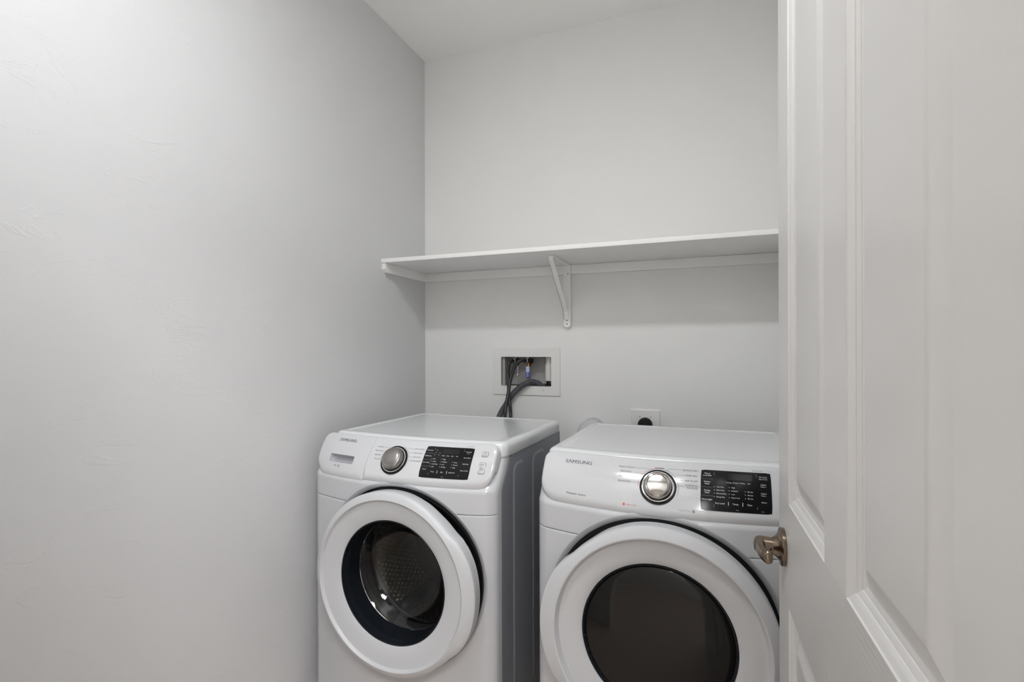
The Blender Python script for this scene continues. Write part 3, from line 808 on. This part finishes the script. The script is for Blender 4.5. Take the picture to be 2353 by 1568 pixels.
# ------------------------------------------------------------------ laundry outlet box and hoses
ob = thing('outlet_box', 'white recessed laundry outlet box with valves and drain pipe in back wall', 'outlet box', (0, YB, CAMZ))
hx0, hx1, hz0, hz1 = HOLE[0], HOLE[1], -.170, -.0345
bm = bmesh.new()
o1 = rrect(-.9435, -.6170, -.2115, .0045, .006, 4); i1 = rrect(hx0+.0005, hx1-.0005, hz0+.0005, hz1-.0005, .005, 4)
loft(bm, [[(a, -.0005, c) for a, c in o1], [(a, -.0045, c) for a, c in o1], [(a*1.0+(.001 if a < -.78 else -.001), -.0058, c+(.001 if c < -.1 else -.001)) for a, c in o1],
          [(a, -.0058, c) for a, c in i1], [(a, .0025, c) for a, c in i1]], True, False, False)
obj('faceplate', bm, 'trim', ob, angle=30)
bm = bmesh.new()
i2 = rrect(hx0+.001, hx1-.001, hz0+.001, hz1-.001, .005, 4)
loft(bm, [[(a, .002, c) for a, c in i2], [(a, .0875, c) for a, c in i2]], True, False, True)
box(bm, hx0+.002, hx0+.014, .01, .087, hz0+.002, hz1-.002)
loft(bm, [[(hx0+.014, .087, hz0+.050), (hx0+.014, .045, hz0+.004), (hx0+.014, .087, hz0+.002)], [(hx1-.040, .087, hz0+.050), (hx1-.040, .045, hz0+.004), (hx1-.040, .087, hz0+.002)]], True, True, True)
obj('recess', bm, 'boxwall', ob, smooth=False)
bm = bmesh.new()  # upper white sleeve of the standpipe
lathe(bm, [(.0175, -.036), (.0175, -.070), (.0205, -.072), (.0208, -.140), (.0195, -.146), (.012, -.147)], (-.681, .045, 0), 'z', 32, False, True); obj('standpipe', bm, 'pvc', ob)
bm = bmesh.new(); lathe(bm, [(.0005, -.1615), (.017, -.1615), (.021, -.163), (.021, -.169)], (-.688, .040, 0), 'z', 28); obj('drain_hole', bm, 'darkhole', ob)
bm = bmesh.new(); box(bm, -.7005, -.6935, -.0062, -.0056, -.1905, -.1893); obj('stamp', bm, 'ink', ob, smooth=False)
for k, vx in enumerate((-.8435, -.7835)):
    bm = bmesh.new()
    lathe(bm, [(.011, -.0355), (.011, -.042), (.013, -.044), (.013, -.060), (.010, -.063)], (vx, .040, 0), 'z', 20, True, True)
    lathe(bm, [(.0105, .040), (.0105, .012), (.0120, .010), (.0120, .004)], (vx, 0, -.0535), 'y', 20, True, True)
    vv = obj('valve', bm, 'screw', ob)
    bm = bmesh.new(); lathe(bm, [(.0118, .0035), (.0130, .001), (.0130, -.0015), (.0110, -.003), (.0095, -.0025)], (vx, 0, -.0535), 'y', 24, False, False); obj('collar', bm, 'chrome', vv)
    bm = bmesh.new(); box(bm, vx+.012, vx+.030, .006, .030, -.066 if k else -.058, -.044, bev=.004); box(bm, vx+.018, vx+.026, .0, .010, -.075, -.050, bev=.003); obj('valve_handle', bm, 'black', vv)
    if k:
        bm = bmesh.new(); lathe(bm, [(.0085, -.062), (.0085, -.084)], (vx+.006, .030, 0), 'z', 18, True, True); obj('copper_stub', bm, 'copper', vv)
        bm = bmesh.new(); lathe(bm, [(.0088, -.080), (.0095, -.082), (.0095, -.106), (.0095, -.1062)], (vx+.004, .024, 0), 'z', 20, True, False)
        lathe(bm, [(.0095, -.1062), (.0102, -.108), (.0102, -.130), (.008, -.133)], (vx+.004, .024, 0), 'z', 20, False, True, 1)
        ar = obj('arrestor_label', bm, ['tagwhite', 'tagblue'], vv)
        bm = bmesh.new()
        for q_ in range(7):
            zz_ = -.088-.0058*q_; box(bm, vx+.0005+(q_ % 3)*.0012, vx+.0075-(q_ % 2)*.0014, .0133, .0139, zz_-.0016, zz_)
        obj('label_print', bm, 'tagwhite', ar, smooth=False)['kind'] = 'stuff'
    else:
        bm = bmesh.new(); lathe(bm, [(.0018, -.060), (.0016, -.112), (.0052, -.114), (.0062, -.119), (.0052, -.124), (.001, -.127)], (vx+.012, .030, 0), 'z', 16, True, True); obj('drain_screw', bm, 'chrome', vv)

# ray helper used only to read positions off the measurements: returns the point at depth plane y
def at(px, py, Y):
    f = 1185.6; a = (px-1176.5)/f; b_ = (py-803.07)/f; yw = math.radians(20.67)
    fw = Vector((-math.sin(yw), math.cos(yw), 0)); r = Vector((math.cos(yw), math.sin(yw), 0))
    d = fw+r*a-Vector((0, 0, 1))*b_
    return Vector((0, 0, CAMZ))+d*(Y/d.y)
p = [(*at(1178.5, 829.5, 2.245),), (*at(1172, 832, 2.225),), (*at(1168.2, 843, 2.215),), (*at(1167.3, 865, 2.21),), (*at(1168.2, 889, 2.196),), (*at(1170, 912, 2.186),), (*at(1172, 935, 2.17),), (*at(1173, 962, 2.14),),
     (at(1173, 962, 2.14).x, 2.13, .80), (at(1173, 962, 2.14).x-.01, 2.12, .60)]
bm = bmesh.new(); tube(bm, p, .0075, 16, True, 10); tag(obj('supply_hose', bm, 'hose'), 'black rubber supply hose from the left valve of the outlet box', 'hose')
p = [(*at(1207, 829, 2.245),), (*at(1200, 829, 2.225),), (*at(1192.5, 831.5, 2.215),), (*at(1184.5, 841, 2.21),), (*at(1176, 862, 2.20),), (*at(1170.6, 884, 2.185),), (*at(1167, 908, 2.166),), (*at(1162.5, 930, 2.148),), (*at(1159.5, 962, 2.13),),
     (at(1159.5, 962, 2.13).x, 2.12, .80), (at(1159.5, 962, 2.13).x-.02, 2.12, .60)]
bm = bmesh.new(); tube(bm, p, .0075, 16, True, 10); tag(obj('supply_hose', bm, 'hose'), 'black rubber supply hose from the right valve, crossing in front of the other', 'hose')
p = [(*at(1254, 902, 2.276),), (*at(1247, 890, 2.274),), (*at(1235, 881, 2.262),), (*at(1219.4, 878.5, 2.242),), (*at(1202.4, 884.5, 2.222),), (*at(1187, 896.4, 2.222),), (*at(1174.5, 911, 2.226),), (*at(1164, 927, 2.222),), (*at(1146, 960, 2.205),),
     (at(1146, 960, 2.18).x-.02, 2.17, .85), (at(1146, 960, 2.18).x-.04, 2.16, .62)]
p[0] = (p[0][0], p[0][1], CAMZ-.168)
bm = bmesh.new(); tube(bm, p, .0120, 18, True, 36, radf=lambda L, u: .0128+.0007*math.cos(L*2*PI/.0040) if L < .22 else .0128)
tag(obj('drain_hose', bm, 'drain'), 'grey corrugated drain hose arching out of the outlet box', 'hose')

# dryer outlet, plug and cord
po = thing('power_outlet', 'white dryer power outlet plate on the back wall above the dryer', 'outlet', (-.244, YB, CAMZ-.312))
bm = bmesh.new()
rg = [rrect(-.061+i, .061-i, -.058+i, .056-i, .003, 3) for i in (0, 0, .003, .006)]
loft(bm, [[(a, y, c) for a, c in r] for r, y in zip(rg, (-.0005, -.003, -.0062, -.0068))], True, True, True); obj('plate', bm, 'trim', po)
for sx in (-.0225, .0225):
    bm = bmesh.new(); lathe(bm, [(.0028, -.0066), (.0026, -.0076), (.001, -.0078)], (sx, 0, .024), 'y', 12, False, True); obj('screw', bm, 'screw', po)
pl = thing('dryer_plug', 'round black dryer plug in the white outlet plate', 'plug', (-.244, YB-.0085, CAMZ-.320))
bm = bmesh.new(); lathe(bm, [(.030, 0), (.0305, -.006), (.029, -.020), (.026, -.032), (.018, -.040), (.006, -.042)], (0, 0, 0), 'y', 40, True, True); obj('plug_body', bm, 'black', pl)
bm = bmesh.new(); tube(bm, [(0, -.028, -.01), (0, -.040, -.05), (.01, -.042, -.12), (.02, -.05, -.3)], .009, 12); obj('cord', bm, 'black', pl)

# dryer vent duct
vd = thing('vent_duct', 'round white dryer vent elbow on the wall between the two machines', 'duct', (-.466, YB, CAMZ-.358))
bm = bmesh.new()
n = 40; rings = []
for k, (yy, zz, tl, r) in enumerate(((-.001, 0, 0, .057), (-.006, 0, 0, .057), (-.0065, 0, 0, .054), (-.045, 0, 0, .054), (-.048, 0, 0, .056), (-.070, 0, 0, .056), (-.0705, 0, 0, .0545), (-.090, -.002, 20, .0545), (-.108, -.016, 45, .054), (-.118, -.042, 70, .054), (-.122, -.075, 90, .054), (-.122, -.17, 90, .054))):
    th = math.radians(tl)
    up = Vector((0, -math.sin(th), math.cos(th)))
    rings.append([Vector((0, yy, zz))+Vector((1, 0, 0))*r*math.cos(2*PI*i/n)+up*r*math.sin(2*PI*i/n) for i in range(n)])
loft(bm, rings, True, True, True); obj('elbow', bm, 'plastic_soft', vd, angle=40)

# ------------------------------------------------------------------ open panel door on the right
dirv = Vector((-.0251, 1, 0)).normalized()
ang = math.atan2(dirv.y, dirv.x)
DL, DH, DT = .806, 2.03, .035
droot = bpy.data.objects.new('door_1', None); COL.objects.link(droot)
droot.location = (.155-.0251*.285, .285, 0); droot.rotation_euler = (0, 0, ang)
struct(droot, 'white moulded four-panel door standing open at the right edge')
# local frame: X along the door, Y out of the seen face (towards the machines), Z up
OPEN = [(.116, .358), (.453, .706)]
ROWS = [(CAMZ-.267, 1.905), (.235, CAMZ-.443)]
bm = bmesh.new()
xs = [0, OPEN[0][0], OPEN[0][1], OPEN[1][0], OPEN[1][1], DL]; zs = [.008, ROWS[1][0], ROWS[1][1], ROWS[0][0], ROWS[0][1], DH]
V = {}
def vv_(x, y, z):
    k = (round(x, 5), round(y, 5), round(z, 5))
    if k not in V: V[k] = bm.verts.new((x, y, z))
    return V[k]
for i in range(5):
    for j in range(5):
        if i in (1, 3) and j in (1, 3): continue
        f = bm.faces.new((vv_(xs[i], 0, zs[j]), vv_(xs[i+1], 0, zs[j]), vv_(xs[i+1], 0, zs[j+1]), vv_(xs[i], 0, zs[j+1])))
        f.material_index = 1 if (j in (0, 2, 4) and 0 < i < 5 and not (i == 4 and j != 2)) or (j == 2) else 0
        bm.faces.new((vv_(xs[i], -DT, zs[j]), vv_(xs[i], -DT, zs[j+1]), vv_(xs[i+1], -DT, zs[j+1]), vv_(xs[i+1], -DT, zs[j])))
for i in (1, 3):
    for j in (1, 3):
        bm.faces.new((vv_(xs[i], -DT, zs[j]), vv_(xs[i], -DT, zs[j+1]), vv_(xs[i+1], -DT, zs[j+1]), vv_(xs[i+1], -DT, zs[j])))
for j in range(5):
    for x in (0, DL): bm.faces.new((vv_(x, 0, zs[j]), vv_(x, 0, zs[j+1]), vv_(x, -DT, zs[j+1]), vv_(x, -DT, zs[j])))
for i in range(5):
    for z in (zs[0], zs[-1]): bm.faces.new((vv_(xs[i], 0, z), vv_(xs[i+1], 0, z), vv_(xs[i+1], -DT, z), vv_(xs[i], -DT, z)))
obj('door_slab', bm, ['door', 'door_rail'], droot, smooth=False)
PR = [(0, 0), (.0008, -.0020), (.0018, -.0024), (.0055, -.0034), (.0095, -.0056), (.0108, -.0066), (.0113, -.0080), (.0124, -.0080), (.0150, -.0088), (.0178, -.0102), (.0183, -.0113), (.0192, -.0114), (.0215, -.0122), (.0245, -.0130), (.0262, -.0130),
      (.030, -.0122), (.038, -.0092), (.047, -.0056), (.0530, -.0036), (.0550, -.0034)]
for (a, c) in OPEN:
    for (e, g) in ROWS:
        bm = bmesh.new(); rings = []
        for ins, dep in PR: rings.append([(a+ins, dep, e+ins), (c-ins, dep, e+ins), (c-ins, dep, g-ins), (a+ins, dep, g-ins)])
        loft(bm, rings, True, False, True); obj('door_panel', bm, 'door', droot, angle=14)
# lever handle
hd = bpy.data.objects.new('door_handle', None); COL.objects.link(hd); hd.parent = droot
hd.location = (DL-.057, 0, CAMZ-.3545)
hd['label'] = 'antique nickel lever handle on a round rosette'
bm = bmesh.new(); lathe(bm, [(.0328, 0), (.0333, .0015), (.0333, .0058), (.0318, .0074), (.0262, .0088), (.0205, .0115), (.0175, .0150), (.0158, .0180), (.0150, .0195)], (0, 0, 0), 'y', 56, True, True)
obj('rosette', bm, 'bronze', hd, angle=40)
bm = bmesh.new()
lathe(bm, [(.0140, .014), (.0143, .022), (.0148, .031), (.0154, .038), (.0150, .0425), (.0128, .0465), (.0090, .0492), (.0045, .0504), (.0008, .0507)], (0, 0, 0), 'y', 40, True, True)
LP = [Vector(p) for p in ((.002, .0400, .001), (-.010, .0425, -.001), (-.024, .0435, -.004), (-.040, .0425, -.0065), (-.056, .0395, -.0070), (-.068, .0360, -.0060), (-.0745, .0335, -.0045), (-.0765, .0328, -.0040))]
LR = [(.0100, .0140), (.0092, .0138), (.0080, .0128), (.0070, .0118), (.0068, .0116), (.0072, .0120), (.0060, .0100), (.0028, .0050)]
LP = [Vector((p.x*.74, p.y-.003, p.z*.7+.001)) for p in LP]
rings = []
for k in range(8):
    d_ = (LP[min(k+1, 7)]-LP[max(k-1, 0)]).normalized(); s_ = d_.cross(Vector((0, 0, 1))).normalized(); u_ = s_.cross(d_)
    rings.append([LP[k]+s_*LR[k][0]*math.cos(2*PI*q/28)+u_*LR[k][1]*math.sin(2*PI*q/28) for q in range(28)])
loft(bm, rings, True, True, True); obj('lever', bm, 'bronze', hd, angle=60)
bm = bmesh.new(); lathe(bm, [(.0022, 0), (.0018, .0004), (.001, .0004)], (0, 0, 0), 'x', 10, True, True)
o = obj('set_screw', bm, 'darkhole', hd); o.location = (-.0144, .0235, -.002); o.rotation_euler = (0, 0, PI)
# latch plate on the door edge and hinges
bm = bmesh.new(); box(bm, DL, DL+.0012, -.028, -.006, CAMZ-.384, CAMZ-.325, bev=.0004); box(bm, DL, DL+.010, -.022, -.012, CAMZ-.362, CAMZ-.347, bev=.003); obj('latch', bm, 'bronze', droot)
for z in (.22, 1.02, 1.82):
    bm = bmesh.new(); lathe(bm, [(.006, z-.045), (.006, z+.045)], (-.006, -.006+.004, 0), 'z', 14, True, True); obj('hinge', bm, 'bronze', droot)
